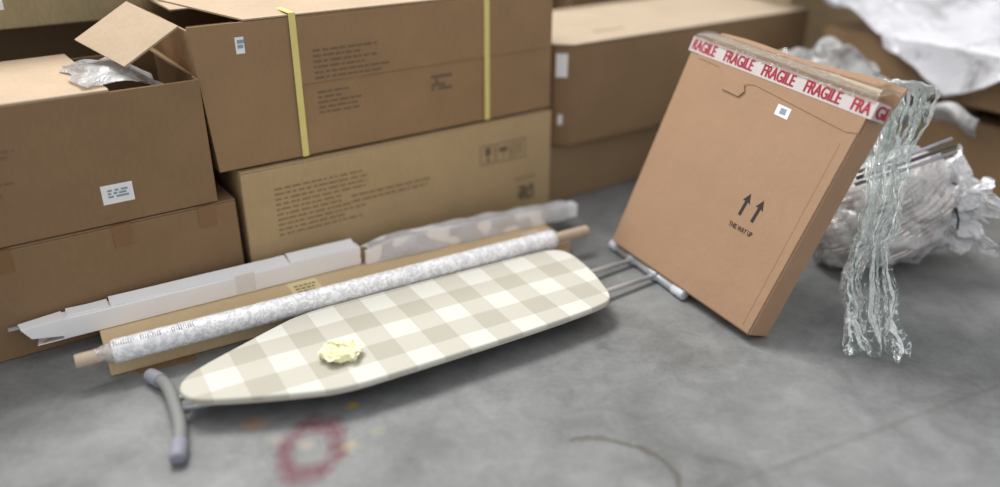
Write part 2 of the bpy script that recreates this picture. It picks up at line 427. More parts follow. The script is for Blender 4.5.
# long carton under it, with print and handling marks
s0, s1 = S(.677), S(1.868)
t, w, d, h = carton('wide light brown carton with printed text blocks, below the yellow-strapped one', s0, s1, NW-.004, NW+.5, 0, Z(.424), 'kraft_olive')
rr = random.Random(21)
mesh_obj('printed_text', print_bm(.10, .43, .17, .345, -.0004, 10, .35, rr, .38), 'kraft_dark', t)
mesh_obj('printed_text', print_bm(.36, .69, .225, .265, -.0004, 2, .2, rr, .4), 'kraft_dark', t)
bm = bmesh.new(); y0, y1 = -.0012, .0004                          # fragile glass, keep dry, arrows in frames
gz = Z(.302); gx = S(1.545)-s0
def frame(bm, x, z, a, b):
    for q in ((x, x+a, z, z+.003), (x, x+a, z+b-.003, z+b), (x, x+.003, z, z+b), (x+a-.003, x+a, z, z+b)): add_box(bm, q[0], q[1], y0, y1, q[2], q[3])
for k in range(3): frame(bm, gx+k*.07, gz-.035, .062, .075)
add_box(bm, gx+.02, gx+.045, y0, y1, gz, gz+.03); add_box(bm, gx+.03, gx+.035, y0, y1, gz-.02, gz); add_box(bm, gx+.02, gx+.045, y0, y1, gz-.024, gz-.018)
add_box(bm, gx+.083, gx+.12, y0, y1, gz+.004, gz+.022); add_box(bm, gx+.1, gx+.104, y0, y1, gz-.02, gz+.006)
for k in (0, 1): add_box(bm, gx+.155+k*.02, gx+.161+k*.02, y0, y1, gz-.02, gz+.03)
mesh_obj('handling_marks', bm, 'ink_grey', t)
bm = bmesh.new()
for i in range(6):
    for j in range(5):
        if rr.random() < .8: add_box(bm, S(1.715)-s0+i*.0125, S(1.715)-s0+i*.0125+.0105, y0, y1, .075+j*.0125, .0855+j*.0125)
mesh_obj('printed_code', bm, 'ink_grey', t)
mesh_obj('printed_text', print_bm(S(1.70)-s0, S(1.80)-s0, .155, .175, -.0004, 2, .1, rr, .4), 'kraft_dark', t)

# right upper carton with chamfered corner look and labels, and the dark one below it
s0, s1 = S(1.965), S(3.36)
t = thing('cardboard_carton', 'long brown carton with a top coloured as lit, standing behind the carton marked FRAGILE', 'carton', P(s0, NW, Z(.262)), TH)
w, d, h = s1-s0, .62, Z(.657)-Z(.262)
bm = bmesh.new()
c = .06
pb = [(0, .0, 0), (w, 0, 0), (w, d, 0), (-c, d, 0), (-c, .05, 0)]
lo = [bm.verts.new((x, y, 0)) for x, y, _ in pb]; hi = [bm.verts.new((x, y, h-.005)) for x, y, _ in pb]
bm.faces.new(lo[::-1]); bm.faces.new(hi)
for i in range(5): bm.faces.new((lo[i], lo[(i+1) % 5], hi[(i+1) % 5], hi[i]))
bmesh.ops.bevel(bm, geom=list(bm.edges), offset=.006, segments=2, affect='EDGES')
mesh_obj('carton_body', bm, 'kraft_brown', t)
bm = bmesh.new()
lo = [bm.verts.new((x*1.0, y, h-.0048)) for x, y, _ in pb]; hi = [bm.verts.new((x, y, h)) for x, y, _ in pb]
bm.faces.new(lo[::-1]); bm.faces.new(hi)
for i in range(5): bm.faces.new((lo[i], lo[(i+1) % 5], hi[(i+1) % 5], hi[i]))
mesh_obj('top_flap', bm, 'kraft_pale_lit', t, label='top with light put into its colour')
n = Vector((-.05, -c, 0)).normalized(); ev = Vector((c, -.05, 0)).normalized()
for zz, hh, ww in ((h*.80, .045, .045), (h*.27, .02, .018)):
    cpt = Vector((-c*.55, .05*.55, zz))
    a = cpt-ev*ww/2+n*.0008; b2 = cpt+ev*ww/2+n*.0008
    bm = slab_bm(a-Vector((0, 0, hh)), b2-Vector((0, 0, hh)), b2+Vector((0, 0, hh)), a+Vector((0, 0, hh)), .0006)
    lab = mesh_obj('sticker', bm, 'paper_white', t, label='white sticker')
rr = random.Random(5)
bm = bmesh.new()
for k in range(5): add_box(bm, .22+k*.035, .245+k*.035, .13, .155, h, h+.0008)
mesh_obj('printed_text', bm, 'kraft_dark', t)
t, w, d, h = carton('dark shaded carton on the floor under the lit-topped carton at right', S(1.90), S(3.3), NW+.05, NW+.6, 0, Z(.258), 'kraft_dark')

# row behind
t, w, d, h = carton('olive brown carton stacked far back at the left, white paper on it', -.5, 1.2, 2.98, 3.6, .80, 1.15, 'olive_card')
t['label'] = 'mottled olive carton high at the far left, behind the torn open one'
bm = box_bm(.60, .72, -.0012, .0003, .06, .115); mesh_obj('paper_label', bm, 'paper_white', t, label='smudged pale paper label')
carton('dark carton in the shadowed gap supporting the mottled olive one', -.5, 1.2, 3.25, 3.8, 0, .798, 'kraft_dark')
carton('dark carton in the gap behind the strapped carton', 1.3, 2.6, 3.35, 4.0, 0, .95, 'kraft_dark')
t, w, d, h = carton('brown carton behind the lit-topped carton at the top of the photo', 2.65, 3.9, 3.2, 3.9, 0, .95, 'kraft_brown')
carton('brown carton at the back behind the white plastic sheeting', 3.95, 5.6, 2.9, 3.7, 0, .95, 'kraft_olive')

# ------------------------------------------------------------------ stack at the right with plastic sheeting
t, w, d, h = carton('brown carton on the floor at right, beneath the sheeted cartons', 3.36, 4.4, 1.02, 2.25, 0, .33, 'kraft_brown')
t, w, d, h = carton('upper brown carton at right, half covered with white sheeting', 3.30, 4.5, 1.0, 2.22, .40, .60, 'kraft_brown')
for k, nn in enumerate((1.08, 1.6, 2.10)):
    pass
bm = bmesh.new()
for nn in (1.06, 1.58, 2.10): add_box(bm, 0, 1.0, nn-1.02, nn-1.02+.09, 0, .066, bev=.004)
o = mesh_obj('wooden_battens', bm, 'kraft_dark'); o.location = P(3.40, 1.02, .332); o.rotation_euler = (0, 0, TH)
tag(o, 'dark wooden battens between the two right-hand cartons', 'batten')

def sheet(u, v):
    n = .95+u*1.75                       # along the stack's side
    # fall at the near edge, then lie on the top
    tip = max(0, 1-abs(n-1.60)/.22)*.14+max(0, 1-abs(n-1.42)/.30)*.03
    drop = .02+tip+.05*noise.noise(Vector((n*3, 0, 2)))+(.03 if n < 1.9 else -.02)
    rise = max(0, (n-1.85))*.30
    zt = .622+rise
    if v < .3:
        k = v/.3; s = 3.275-.03*(1-k)**2; z = zt-drop*(1-k)
    else:
        k = (v-.3)/.7; s = 3.275+k*1.5; z = zt+.05*math.sin(min(1, k*2.2)*math.pi/2)+.05*max(0, noise.noise(Vector((n*2.1, s*2.1, 3))))
    p = P(s, n, z); q = crinkle(p, 5, .03, 1)+crinkle(p, 13, .014, 4)
    if v >= .3: q.z = abs(q.z)
    else: q -= D1*max(0, q.dot(D1))
    return p+q
o = mesh_obj('plastic_sheet', grid_bm(70, 50, sheet), 'white_film', smooth=True)
md = o.modifiers.new('thick', 'SOLIDIFY'); md.thickness = .0015
tag(o, 'white plastic sheeting draped over the cartons at the upper right', 'plastic sheet')

def heap(u, v):
    a = u*2*math.pi; r = v
    p = P(2.90+.24*r*math.cos(a), 1.92+.46*r*math.sin(a), .575*(1-r**3.5)+.004)
    q = crinkle(p, 5, .11, 9)+crinkle(p, 12, .06, 5)+crinkle(p, 24, .02, 6)
    p = p+q*(1-r**6); p.z = max(.004, p.z)
    return p
bm = grid_bm(54, 26, heap, True)
bmesh.ops.remove_doubles(bm, verts=bm.verts, dist=.0005)
o = mesh_obj('film_heap', bm, 'grey_film', smooth=True)
tag(o, 'heap of crumpled grey plastic film behind the carton marked FRAGILE', 'plastic film')
def scrap(u, v):
    p = P(3.16-.03*math.sin(v*3), 1.38+u*.50, .35+.075*v+.02*math.sin(u*7)); return p+crinkle(p, 9, .03, 8)-D1*.05
o = mesh_obj('film_scrap', grid_bm(26, 12, scrap), 'grey_film', smooth=True)
md = o.modifiers.new('thick', 'SOLIDIFY'); md.thickness = .0015
tag(o, 'folded dull plastic strip hanging out between the right-hand cartons', 'plastic film')

# ------------------------------------------------------------------ long parcels on the floor
T2 = R(30.44); D2 = Vector((math.cos(T2), math.sin(T2), 0)); N2 = Vector((-math.sin(T2), math.cos(T2), 0))
def Q(s, t, z=0): return D2*s+N2*t+Vector((0, 0, z))
t = thing('flat_carton', 'long flat tan carton lying beneath the patterned roll', 'carton', Q(.03, 2.149), T2)
L, Wd, Hh = 1.525, .215, .05
mesh_obj('carton_body', box_bm(0, L, 0, Wd, 0, Hh, bev=.004), 'kraft_tan', t)
bm = box_bm(.55, .645, .095, .185, Hh-.0002, Hh+.0008); lab = mesh_obj('sticker', bm, plain('sticker_tan', (.84, .70, .40), .5), t, label='yellowish tan sticker')
bm = bmesh.new(); rr = random.Random(2)
for j in range(3):
    x = .565
    while x < .625:
        wd = rr.uniform(.006, .016); add_box(bm, x, x+wd, .11+j*.02, .119+j*.02, Hh+.0006, Hh+.0013); x += wd+.004
mesh_obj('printed_text', bm, 'kraft_dark', lab)
bm = bmesh.new()
for j in range(4):
    x = 1.40
    while x < 1.47:
        wd = rr.uniform(.006, .014); add_box(bm, x, x+wd, .06+j*.022, .072+j*.022, Hh, Hh+.0008); x += wd+.005
mesh_obj('printed_panel', bm, 'paper_white', t, label='white printed panel at the far end')
bm = slab_bm((.06, -.001, .002), (.22, -.001, .002), (.22, -.03, .003), (.07, -.026, .003), .003)
mesh_obj('end_flap', bm, 'kraft_brown', t)

# white long carton, kinked in its middle
A0, A1 = P(.104, 2.326, .051), P(1.018, 2.277, .051)
t = thing('white_long_carton', 'long narrow white carton, buckled in its middle and torn at its left end', 'carton', A0, TH)
inv = Matrix.Rotation(-TH, 4, 'Z') @ Matrix.Translation(-A0)
def loc(p): return inv @ Vector(p)
def beam(p, q, dep, h, taper=1.0):
    a, b = loc(p), loc(q); dv = (b-a).normalized(); nn = Vector((-dv.y, dv.x, 0)).normalized()*dep; up = Vector((0, 0, h)); u2 = up*taper
    bm = bmesh.new(); add_hexa(bm, [a, b, b+nn*taper, a+nn, a+up, b+u2, b+u2+nn*taper, a+up+nn]); return bm
bm = beam(A0+(A1-A0).normalized()*.012, A1, .048, .064)
bmesh.ops.bevel(bm, geom=list(bm.edges), offset=.003, segments=2, affect='EDGES')
mesh_obj('left_section', bm, 'white_card', t)
dA = (A1-A0).normalized(); LA = (A1-A0).length
# thin lid sheet, in three lengths, a little open along its back
def lid_strip(k0, k1, lift, over):
    bm = bmesh.new(); m = 12; nn = Vector((-dA.y, dA.x, 0)); fr = []
    for i in range(m+1):
        k = k0+(k1-k0)*i/m; p = A0+dA*(k*LA); w = .0015*noise.noise(Vector((k*14, lift*90, 0)))
        q = lambda off, zz: bm.verts.new(loc(p+nn*off+Vector((0, 0, .0645+zz+w))))
        fr.append((q(over, 0), q(.049, lift), q(.049, lift+.0018), q(over, .0018)))
    for i in range(m):
        for k in range(4): bm.faces.new((fr[i][k], fr[i][(k+1) % 4], fr[i+1][(k+1) % 4], fr[i+1][k]))
    bm.faces.new(fr[0]); bm.faces.new(fr[-1][::-1])
    mesh_obj('lid', bm, 'white_card', t)
lid_strip(.035, .155, .004, .012); lid_strip(.16, .735, .010, .008); lid_strip(.74, .985, .013, .001)
# torn end: flaps, pale strip, brown padding
nn = Vector((-dA.y, dA.x, 0)); e0 = A0+dA*.02
bm = slab_bm(loc(e0+Vector((0, 0, .066))), loc(e0-dA*.105+Vector((0, 0, .060))), loc(e0-dA*.11+nn*.035+Vector((0, 0, .063))), loc(e0+nn*.046+Vector((0, 0, .068))), .003)
mesh_obj('torn_flap', bm, 'white_card', t)
bm = slab_bm(loc(e0+Vector((0, 0, .065))), loc(e0-dA*.104+Vector((0, 0, .059))), loc(e0-dA*.085+Vector((0, 0, .028))), loc(e0+Vector((0, 0, .012))), .003)
mesh_obj('torn_flap', bm, 'white_card', t)
bm = slab_bm(loc(e0+nn*.004+Vector((0, 0, .002))), loc(e0-dA*.075+nn*.004+Vector((0, 0, .002))), loc(e0-dA*.07+nn*.045+Vector((0, 0, .002))), loc(e0+nn*.045+Vector((0, 0, .002))), .003)
mesh_obj('torn_flap', bm, 'white_card', t)
bm = tube_bm([loc(e0+nn*.02+Vector((0, 0, .03))), loc(e0-dA*.062+nn*.008+Vector((0, 0, .015)))], .011, 10)
mesh_obj('brown_padding', bm, 'kraft_pale_lit', t, label='brown padding poking out of the torn end')
bm = slab_bm(loc(e0+dA*.02+nn*.03+Vector((0, 0, .056))), loc(e0-dA*.135+nn*.03+Vector((0, 0, .056))), loc(e0-dA*.135+nn*.042+Vector((0, 0, .056))), loc(e0+dA*.02+nn*.042+Vector((0, 0, .056))), .006)
mesh_obj('inner_strip', bm, 'tube_silver', t, label='thin pale strip sticking out of the torn end')
B0, B1 = P(1.030, 2.262, .052), P(1.868, 2.177, .052)
def hB(k): return .046+.024*min(1, k/.10)-.004*max(0, k-.2)-.018*max(0, k-.45)/.55+.004*noise.noise(Vector((k*11, 3, 0)))
def secB(u, v):
    c4 = ((0, 0), (0, .5), (0, 1), (.5, 1), (1, 1), (1, .5), (1, 0), (.5, 0))[int(round(u*8)) % 8]
    dv = (B1-B0); n2 = Vector((-dv.y, dv.x, 0)).normalized(); h = hB(v); w = .052*(1-.25*v)
    return loc(B0+dv*v+n2*(c4[0]*w)+Vector((0, 0, c4[1]*h)))
bm = grid_bm(8, 24, secB, True)
bm.faces.new([v for v in bm.verts if abs((v.co-secB(0, 0)).dot(loc(B1)-loc(B0))) < 1e-5]) if False else None
bmesh.ops.holes_fill(bm, edges=[e for e in bm.edges if e.is_boundary])
mesh_obj('right_section', bm, 'white_card', t)
dB = (B1-B0).normalized(); nB = Vector((-dB.y, dB.x, 0))
def wrp(u, v):
    a = u*2*math.pi; k = v; c2 = B0+(B1-B0)*(.02+k*.93); hh = hB(.02+k*.83); dd = .052*(1-.25*(.02+k*.83))
    x = max(-1, min(1, 1.5*math.cos(a))); y = max(-1, min(1, 1.5*math.sin(a)))
    p = c2+nB*(dd/2+x*(dd/2+.002))+Vector((0, 0, hh/2+y*(hh/2+.002)))
    q = crinkle(p, 14, .010, 6); r = p+q
    r = r+nB*max(0, x*q.dot(nB)*-.5)
    if r.z < .0515: r.z = .0515
    return loc(r)
mesh_obj('film_wrap', grid_bm(28, 60, wrp, True), 'wrap_film', t, label='clear film wrapped around the right half')
bm = slab_bm(loc(A0+dA*.50+Vector((0, 0, .067))-nn*.0008), loc(A0+dA*.56+Vector((0, 0, .067))-nn*.0008), loc(A0+dA*.56-nn*.0008+Vector((0, 0, .001))), loc(A0+dA*.50-nn*.0008+Vector((0, 0, .001))), .0006)
mesh_obj('clear_tape', bm, 'clear_tape_white', t)
bm = slab_bm(loc(A1-dA*.012+nn*.01+Vector((0, 0, .02))), loc(B0+nB*.012+dB*.012+Vector((0, 0, .02))), loc(B0+nB*.02+dB*.01+Vector((0, 0, .056))), loc(A1-dA*.008+nn*.02+Vector((0, 0, .056))), .006)
mesh_obj('torn_edge', bm, 'kraft_dark', t, label='dark torn edge at the kink')

# patterned roll on its wooden pole
t = thing('wrapped_roll', 'white patterned roll in clear wrap on a wooden pole', 'roll', Q(-.046, 2.13, .05), T2)
RZ = .0352
mesh_obj('wooden_pole', tube_bm([(0, 0, RZ), (.003, 0, RZ), (1.653, 0, RZ), (1.656, 0, RZ)], [.0175, .0192, .0192, .0175], 22), 'wood_pole', t, True, 'bare wooden pole ends')
pts = []; rad = []
for i in range(120):
    k = i/119; pts.append((.091+k*1.423, 0, RZ)); rad.append(.0335*(1+.02*noise.noise(Vector((k*40, 0, 0))))*(.93 if i in (0, 119) else 1))
bm = tube_bm(pts, rad, 30)
mesh_obj('patterned_sheet', bm, 'patterned', t, True)
pts = []; rad = []
for i in range(16):
    k = i/15; pts.append((.05+k*.05, 0, RZ)); rad.append(.0205+.0125*k**2)
bm = tube_bm(pts, rad, 22, cap=False)
for v in bm.verts: v.co += crinkle(v.co, 60, .004, 3)
mesh_obj('gathered_wrap', bm, 'bag_film', t, False, 'gathered clear wrap at the left end')
# barcode-like printed lines near the left end of the roll
bm = bmesh.new(); rr = random.Random(8)
for k in range(34):
    x = .098+k*.0062
    if k in (9, 10, 20, 21): continue
    a0 = R(100)+rr.uniform(-.05, .05); pts = [(x, -.0338*math.sin(a)*-1*-1, RZ+.0338*math.cos(a)) for a in (R(12), R(20), R(28), R(36))]
    add_tube(bm, pts, rr.choice((.0006, .001, .0013)), 5)
mesh_obj('printed_code', bm, 'tube_grey', t)

# ------------------------------------------------------------------ ironing board
t = thing('ironing_board', 'folded ironing board with a beige and cream gingham cover on the floor', 'ironing board', Q(.8, 1.87), T2)
out = [(.164, 1.872), (.186, 1.918), (.246, 1.955), (.349, 2.000), (.445, 2.042), (.548, 2.083), (.70, 2.087), (.934, 2.087), (1.2, 2.085), (1.381, 2.082), (1.433, 2.069), (1.464, 2.024),
       (1.453, 1.895), (1.419, 1.765), (1.398, 1.711), (1.359, 1.684), (1.15, 1.670), (.917, 1.667), (.70, 1.667), (.529, 1.669), (.425, 1.705), (.32, 1.747), (.223, 1.790), (.180, 1.822)]
ol = [Vector((a-.8, b-1.87)) for a, b in out]
for _ in range(3):
    nl = []
    for i in range(len(ol)):
        a, b = ol[i], ol[(i+1) % len(ol)]; nl += [a*.75+b*.25, a*.25+b*.75]
    ol = nl
cen = Vector((.06, .006))
def loops(levels):
    bm = bmesh.new(); rings = []
    for z, inset in levels:
        rg = []
        for i, p in enumerate(ol):
            a, b = ol[i-1], ol[(i+1) % len(ol)]; tg = (b-a).normalized(); nm = Vector((tg.y, -tg.x))
            if nm.dot(p-cen) > 0: nm = -nm
            q = p+nm*inset; rg.append(bm.verts.new((q.x, q.y, z)))
        rings.append(rg)
    n = len(ol)
    for a, b in zip(rings, rings[1:]):
        for i in range(n): bm.faces.new((a[i], a[(i+1) % n], b[(i+1) % n], b[i]))
    bm.faces.new(rings[0][::-1]); bm.faces.new(rings[-1]); return bm
bm = loops([(.064, .02), (.0645, .004), (.0665, .0), (.070, -.001), (.0755, -.0005), (.0790, .0012), (.0800, .0035), (.0803, .010)])
mesh_obj('gingham_cover', bm, 'gingham', t, True)
mesh_obj('cover_hem', loops([(.0595, .012), (.0595, .003), (.0655, .0004), (.0665, .0025), (.0665, .012)]), plain('hem_cloth', (.62, .58, .50), .8), t, True, 'beige hem below the edge')
mesh_obj('underside_panel', loops([(.046, .034), (.046, .028), (.0625, .028), (.0625, .034)]), 'steel_dark', t)
def bl(s, tt, z): return (s-.8, tt-1.87, z)
# left end: curved grey foot bar and tubes
fp = bez([bl(.124, 2.062, .021), bl(.148, 1.985, .030), bl(.150, 1.875, .036), bl(.142, 1.775, .030), bl(.119, 1.69, .021)], 14)
fb = mesh_obj('foot_bar', tube_bm(fp, .0168, 18), 'tube_grey', t, True)
for a, b in ((fp[0], fp[5]), (fp[-1], fp[-7])):
    dv = (b-a).normalized(); o = mesh_obj('end_cap', tube_bm([a-dv*.014, a-dv*.010, a-dv*.002, a+dv*.045, a+dv*.047], [.0155, .0192, .0202, .0202, .0175], 20), 'cap_grey', fb, True, 'bluish grey plastic end cap')
for dt, s0 in ((.022, .152), (-.022, .150)):
    mesh_obj('leg', tube_bm([bl(s0, 1.878+dt, .033), bl(.30, 1.878+dt*2, .033), bl(1.05, 1.878+dt*3, .034)], .0085, 12), 'tube_silver', t, True)
# right end: two tubes and straight foot bar
fb = mesh_obj('foot_bar', tube_bm([bl(1.709, 2.098, .019), bl(1.675, 1.686, .019)], .0155, 16), 'tube_silver', t, True)
for p, q in (((1.709, 2.105), (1.706, 2.065)), ((1.6745, 1.680), (1.678, 1.735))):
    mesh_obj('end_cap', tube_bm([bl(*p, .019), bl(p[0]*.95+q[0]*.05, p[1]*.95+q[1]*.05, .019), bl(*q, .019)], [.015, .0178, .0178], 18), plain('cap_pale', (.62, .64, .70), .4), fb, True, 'pale plastic end cap')
for ta, tb, sb in ((1.945, 1.965, 1.698), (1.815, 1.835, 1.690)):
    mesh_obj('leg', tube_bm([bl(.75, ta-.01, .028), bl(1.45, ta, .028), bl(sb, tb, .021)], .0085, 12), 'tube_silver', t, True)
    mesh_obj('bracket', box_bm(sb-.8-.022, sb-.8+.02, tb-1.87-.018, tb-1.87+.018, .006, .037, bev=.006), 'tube_silver', t)

# crumpled yellow tissue on the board
def crum(u, v):
    a = u*2*math.pi; ph = (v-.5)*math.pi
    d = Vector((math.cos(a)*math.cos(ph), math.sin(a)*math.cos(ph), math.sin(ph)))
    p = Vector((d.x*.053, d.y*.043, d.z*.016+.018))
    p += crinkle(d, 2.3, .016, 12)+crinkle(d, 5.5, .009, 13)
    p.z = max(.001, p.z); return p
bm = grid_bm(26, 16, crum, True); bmesh.ops.remove_doubles(bm, verts=bm.verts, dist=.0008)
o = mesh_obj('crumpled_paper', bm, 'yellow_paper'); o.location = Q(.572, 1.806, .0805); o.rotation_euler = (0, 0, T2-.25)
tag(o, 'crumpled piece of pale yellow paper on the ironing board', 'paper')
md = None

# ------------------------------------------------------------------ carton marked FRAGILE, leaning
BLp = Vector((.3951, 2.638, .05)); ex = Vector((.4777, -.8781, -.0292)).normalized(); vz = Vector((.3266, .1466, .9337)); Nn = ex.cross(vz).normalized(); vz = Nn.cross(ex).normalized()
mw = Matrix((ex, -Nn, vz)).transposed().to_4x4(); mw.translation = BLp
t = thing('fragile_carton', 'flat brown carton leaning back, red FRAGILE tape along its top', 'carton', mat=mw)
Tk = .090
F = [Vector((0, 0, 0)), Vector((.684, 0, 0)), Vector((.738, 0, .736)), Vector((.013, 0, .756))]     # front corners
Bk = [Vector((.004, Tk, .002)), Vector((.684, Tk, .001)), Vector((.735, Tk, .738)), Vector((.016, Tk, .757))]
bm = bmesh.new()
add_hexa(bm, [F[0], F[1], Bk[1], Bk[0], F[3], F[2], Bk[2], Bk[3]])
bmesh.ops.bevel(bm, geom=list(bm.edges), offset=.006, segments=3, affect='EDGES')
mesh_obj('carton_body', bm, 'kraft_fragile', t)
def fq(x, z, y=0): return Vector((x, y, z))
def edge_top(k): return F[3].lerp(F[2], k)      # along the front top edge
# back panel flap standing up behind the top edge
bm = bmesh.new(); m = 14; prof = []
for i in range(m+1):
    k = i/m; b = Bk[3].lerp(Bk[2], k); hh = .034+.010*math.sin(k*9)*.4+.018*k
    prof.append((bm.verts.new(b+Vector((0, -.006, -.01))), bm.verts.new(b+Vector((0, .010, hh))), bm.verts.new(b+Vector((0, .014, hh))), bm.verts.new(b+Vector((0, 0.0, -.01)))))
for i in range(m):
    for k in range(4): bm.faces.new((prof[i][k], prof[i][(k+1) % 4], prof[i+1][(k+1) % 4], prof[i+1][k]))
bm.faces.new(prof[0]); bm.faces.new(prof[-1][::-1])
mesh_obj('back_flap', bm, 'kraft_fragile', t)
# top flap, light from above put into its pale colour
tf = [edge_top(.02)+Vector((0, .006, .004)), edge_top(.985)+Vector((0, .006, .004)), edge_top(.96)+Vector((0, .045, .026)), edge_top(.02)+Vector((0, .045, .018))]
mesh_obj('top_flap', slab_bm(*tf, .003), 'kraft_pale_lit', t, label='top flap coloured as lit, under clear tape')
# lip of the lid on the front with a slanted end and tab
def poly_slab(pts, y, th):
    bm = bmesh.new(); a = [bm.verts.new((x, y, z)) for x, z in pts]; b = [bm.verts.new((x, y-th, z)) for x, z in pts]
    bm.faces.new(a); bm.faces.new(b[::-1]); n = len(pts)
    for i in range(n): bm.faces.new((a[i], a[(i+1) % n], b[(i+1) % n], b[i]))
    return bm
mesh_obj('front_lip', poly_slab([(.015, .748), (.06, .690), (.16, .685), (.195, .664), (.215, .634), (.285, .630), (.300, .662), (.33, .668), (.69, .632), (.728, .640), (.733, .730)], .0004, .0022), 'kraft_fragile', t)
mesh_obj('tuck_tab', poly_slab([(.197, .652), (.213, .668), (.29, .662), (.304, .640), (.288, .620), (.212, .624)], -.0022, .0026), 'kraft_fragile', t)
mesh_obj('edge_crease', poly_slab([(.648, .02), (.652, .02), (.690, .60), (.686, .60)], .0002, .001), 'kraft_fragile', t)
# FRAGILE tape: front band and the piece folded round the right edge
t0, t1 = Vector((.011, 0, .755)), Vector((.741, 0, .735))
along = (t1-t0).normalized(); dn = Vector((along.z, 0, -along.x))        # downwards on the face
if dn.z > 0: dn = -dn
Wt = .052
bm = bmesh.new(); fr = []
path = [(t0+Vector((-.004, .02, 0))), t0+Vector((-.0045, -.0025, 0)), t1+Vector((.0045, -.0025, 0)), t1+Vector((.006, .055, .001))]
tp = mesh_obj('fragile_tape', (lambda: (
    [fr.append([bm.verts.new(p+dn*.004), bm.verts.new(p+dn*Wt)]) for p in path],
    [bm.faces.new((fr[i][0], fr[i+1][0], fr[i+1][1], fr[i][1])) for i in range(3)], bm)[-1])(), 'tape_white', t, label='whitish tape printed FRAGILE in red')
md = tp.modifiers.new('thick', 'SOLIDIFY'); md.thickness = .0008; md.offset = 0
rot = Matrix.Rotation(-math.atan2(along.z, along.x), 4, 'Y')
def word(s, x, w, hgt=.035):
    b = text_bm(s, hgt, w-.003, .008)
    org = t0+along*(x-.011)+dn*(.028+hgt/2)+Vector((0, -.0035, 0))
    LET = bmesh.new()
    b0 = b.copy()
    for dx in (0, .0008, .0016, .0024): merge(LET, b0.copy(), org+along*dx+Vector((0, -dx*.05, 0)), rot)
    b.free(); b0.free()
    mesh_obj('lettering', LET, 'red_ink', tp, label='red FRAGILE lettering')
word('RAGILE', .016, .113)
for x, wd in ((.170, .128), (.337, .130), (.506, .130)): word('FRAGILE', x, wd)
word('FRA', .674, .062)
b = text_bm('GI', .035, .044, .008)
LET = bmesh.new()
for dx in (0, .0012, .0024): merge(LET, b.copy(), t1+Vector((.0085+dx*.05, .004+dx, 0))+dn*(.028+.0165), Matrix.Rotation(R(90), 4, 'Z'))
mesh_obj('lettering', LET, 'red_ink', tp, label='red lettering going round the edge')
# clear tape over the top
def ctape(u, v):
    k = u; p = edge_top(k); path = [Vector((0, -.0035, -.014)), Vector((0, -.002, .001)), Vector((0, .006, .0085)), Vector((0, .046, .028)), Vector((0, Tk-.004, .024)), Vector((0, Tk+.004, .022+.02*k))]
    x = v*(len(path)-1); i = min(int(x), len(path)-2); q = path[i].lerp(path[i+1], x-i)
    r = crinkle(Vector((k*.7, q.y, q.z)), 34, .0035, 3); r.x = 0
    r.z = abs(r.z); r.y = -abs(r.y) if v < .3 else r.y*.3
    return p+q+r
mesh_obj('clear_tape', grid_bm(64, 14, ctape), 'clear_tape', t, label='crinkled clear tape over the top edge')
# small code label, arrows, words
lb = mesh_obj('label_sticker', poly_slab([(.442, .641), (.494, .638), (.493, .606), (.441, .609)], .0002, .001), 'paper_white', t, label='small white code label')
bm = bmesh.new()
for k in range(9): add_box(bm, .4575+k*.0026, .459+k*.0026, -.0013, -.0009, .6155, .633)
mesh_obj('printed_code', bm, 'ink_blue', lb)
for x, x2, zb, ztp in ((.475, .484, .299, .371), (.528, .538, .297, .370)):
    bm = bmesh.new(); ax = Vector((x2-x, 0, ztp-zb)); L = ax.length; ax.normalize(); sd = Vector((ax.z, 0, -ax.x)); o0 = Vector((x, -.0008, zb))
    for pl in ([(-.0055, 0), (.0055, 0), (.0055, .645*L), (.0155, .60*L), (0, L), (-.0155, .60*L), (-.0055, .645*L)],):
        a = [bm.verts.new(o0+sd*q[0]+ax*q[1]) for q in pl]; b2 = [bm.verts.new(o0+sd*q[0]+ax*q[1]+Vector((0, .0009, 0))) for q in pl]
        bm.faces.new(a); bm.faces.new(b2[::-1])
        for i in range(7): bm.faces.new((a[i], a[(i+1) % 7], b2[(i+1) % 7], b2[i]))
    mesh_obj('up_arrow', bm, 'ink_dark', t, label='black arrow pointing up')
LET = bmesh.new(); merge(LET, text_bm('THIS WAY UP', .0155, .096, .006), (.453, -.0006, .2555))
mesh_obj('lettering', LET, 'ink_dark', t, label='black words THIS WAY UP')

# ------------------------------------------------------------------ green clear film strip hanging behind it
ctr = bez([(1.060, 2.175, .742), (1.165, 2.345, .688), (1.200, 2.365, .600), (1.175, 2.345, .475), (1.135, 2.268, .363), (1.104, 2.176, .241), (1.089, 2.095, .118), (1.062, 1.955, .006)], 16)
wid = [.03, .095, .09, .066, .060, .058, .086, .084]
def strip(u, v):
    x = v*(len(ctr)-1); i = min(int(x), len(ctr)-2); p = ctr[i].lerp(ctr[i+1], x-i)
    y = v*(len(wid)-1); j = min(int(y), len(wid)-2); wv = wid[j]+(wid[j+1]-wid[j])*(y-j)
    lat = (u-.5)*2
    side = Vector((.80, -.28, .05)).normalized(); dep = Vector((.33, .94, 0))
    fold = math.sin(u*19+v*3)*.018+math.sin(u*43+v*9)*.006
    sh = .35*math.sin(v*13+.6)*.02
    q = p+side*(lat*wv*(.96+.04*math.sin(v*40))+sh)+dep*fold*(1 if v > .1 else .4)
    q += crinkle(q, 14, .014, 21)+crinkle(q, 36, .0065, 22)
    q.z = max(.003, q.z+.012*(1 if v > .9 else 0)); return q
o = mesh_obj('film_strip', grid_bm(46, 110, strip), 'green_film')
tag(o, 'greenish clear plastic film strip hanging down to the floor beside the leaning carton', 'plastic film')

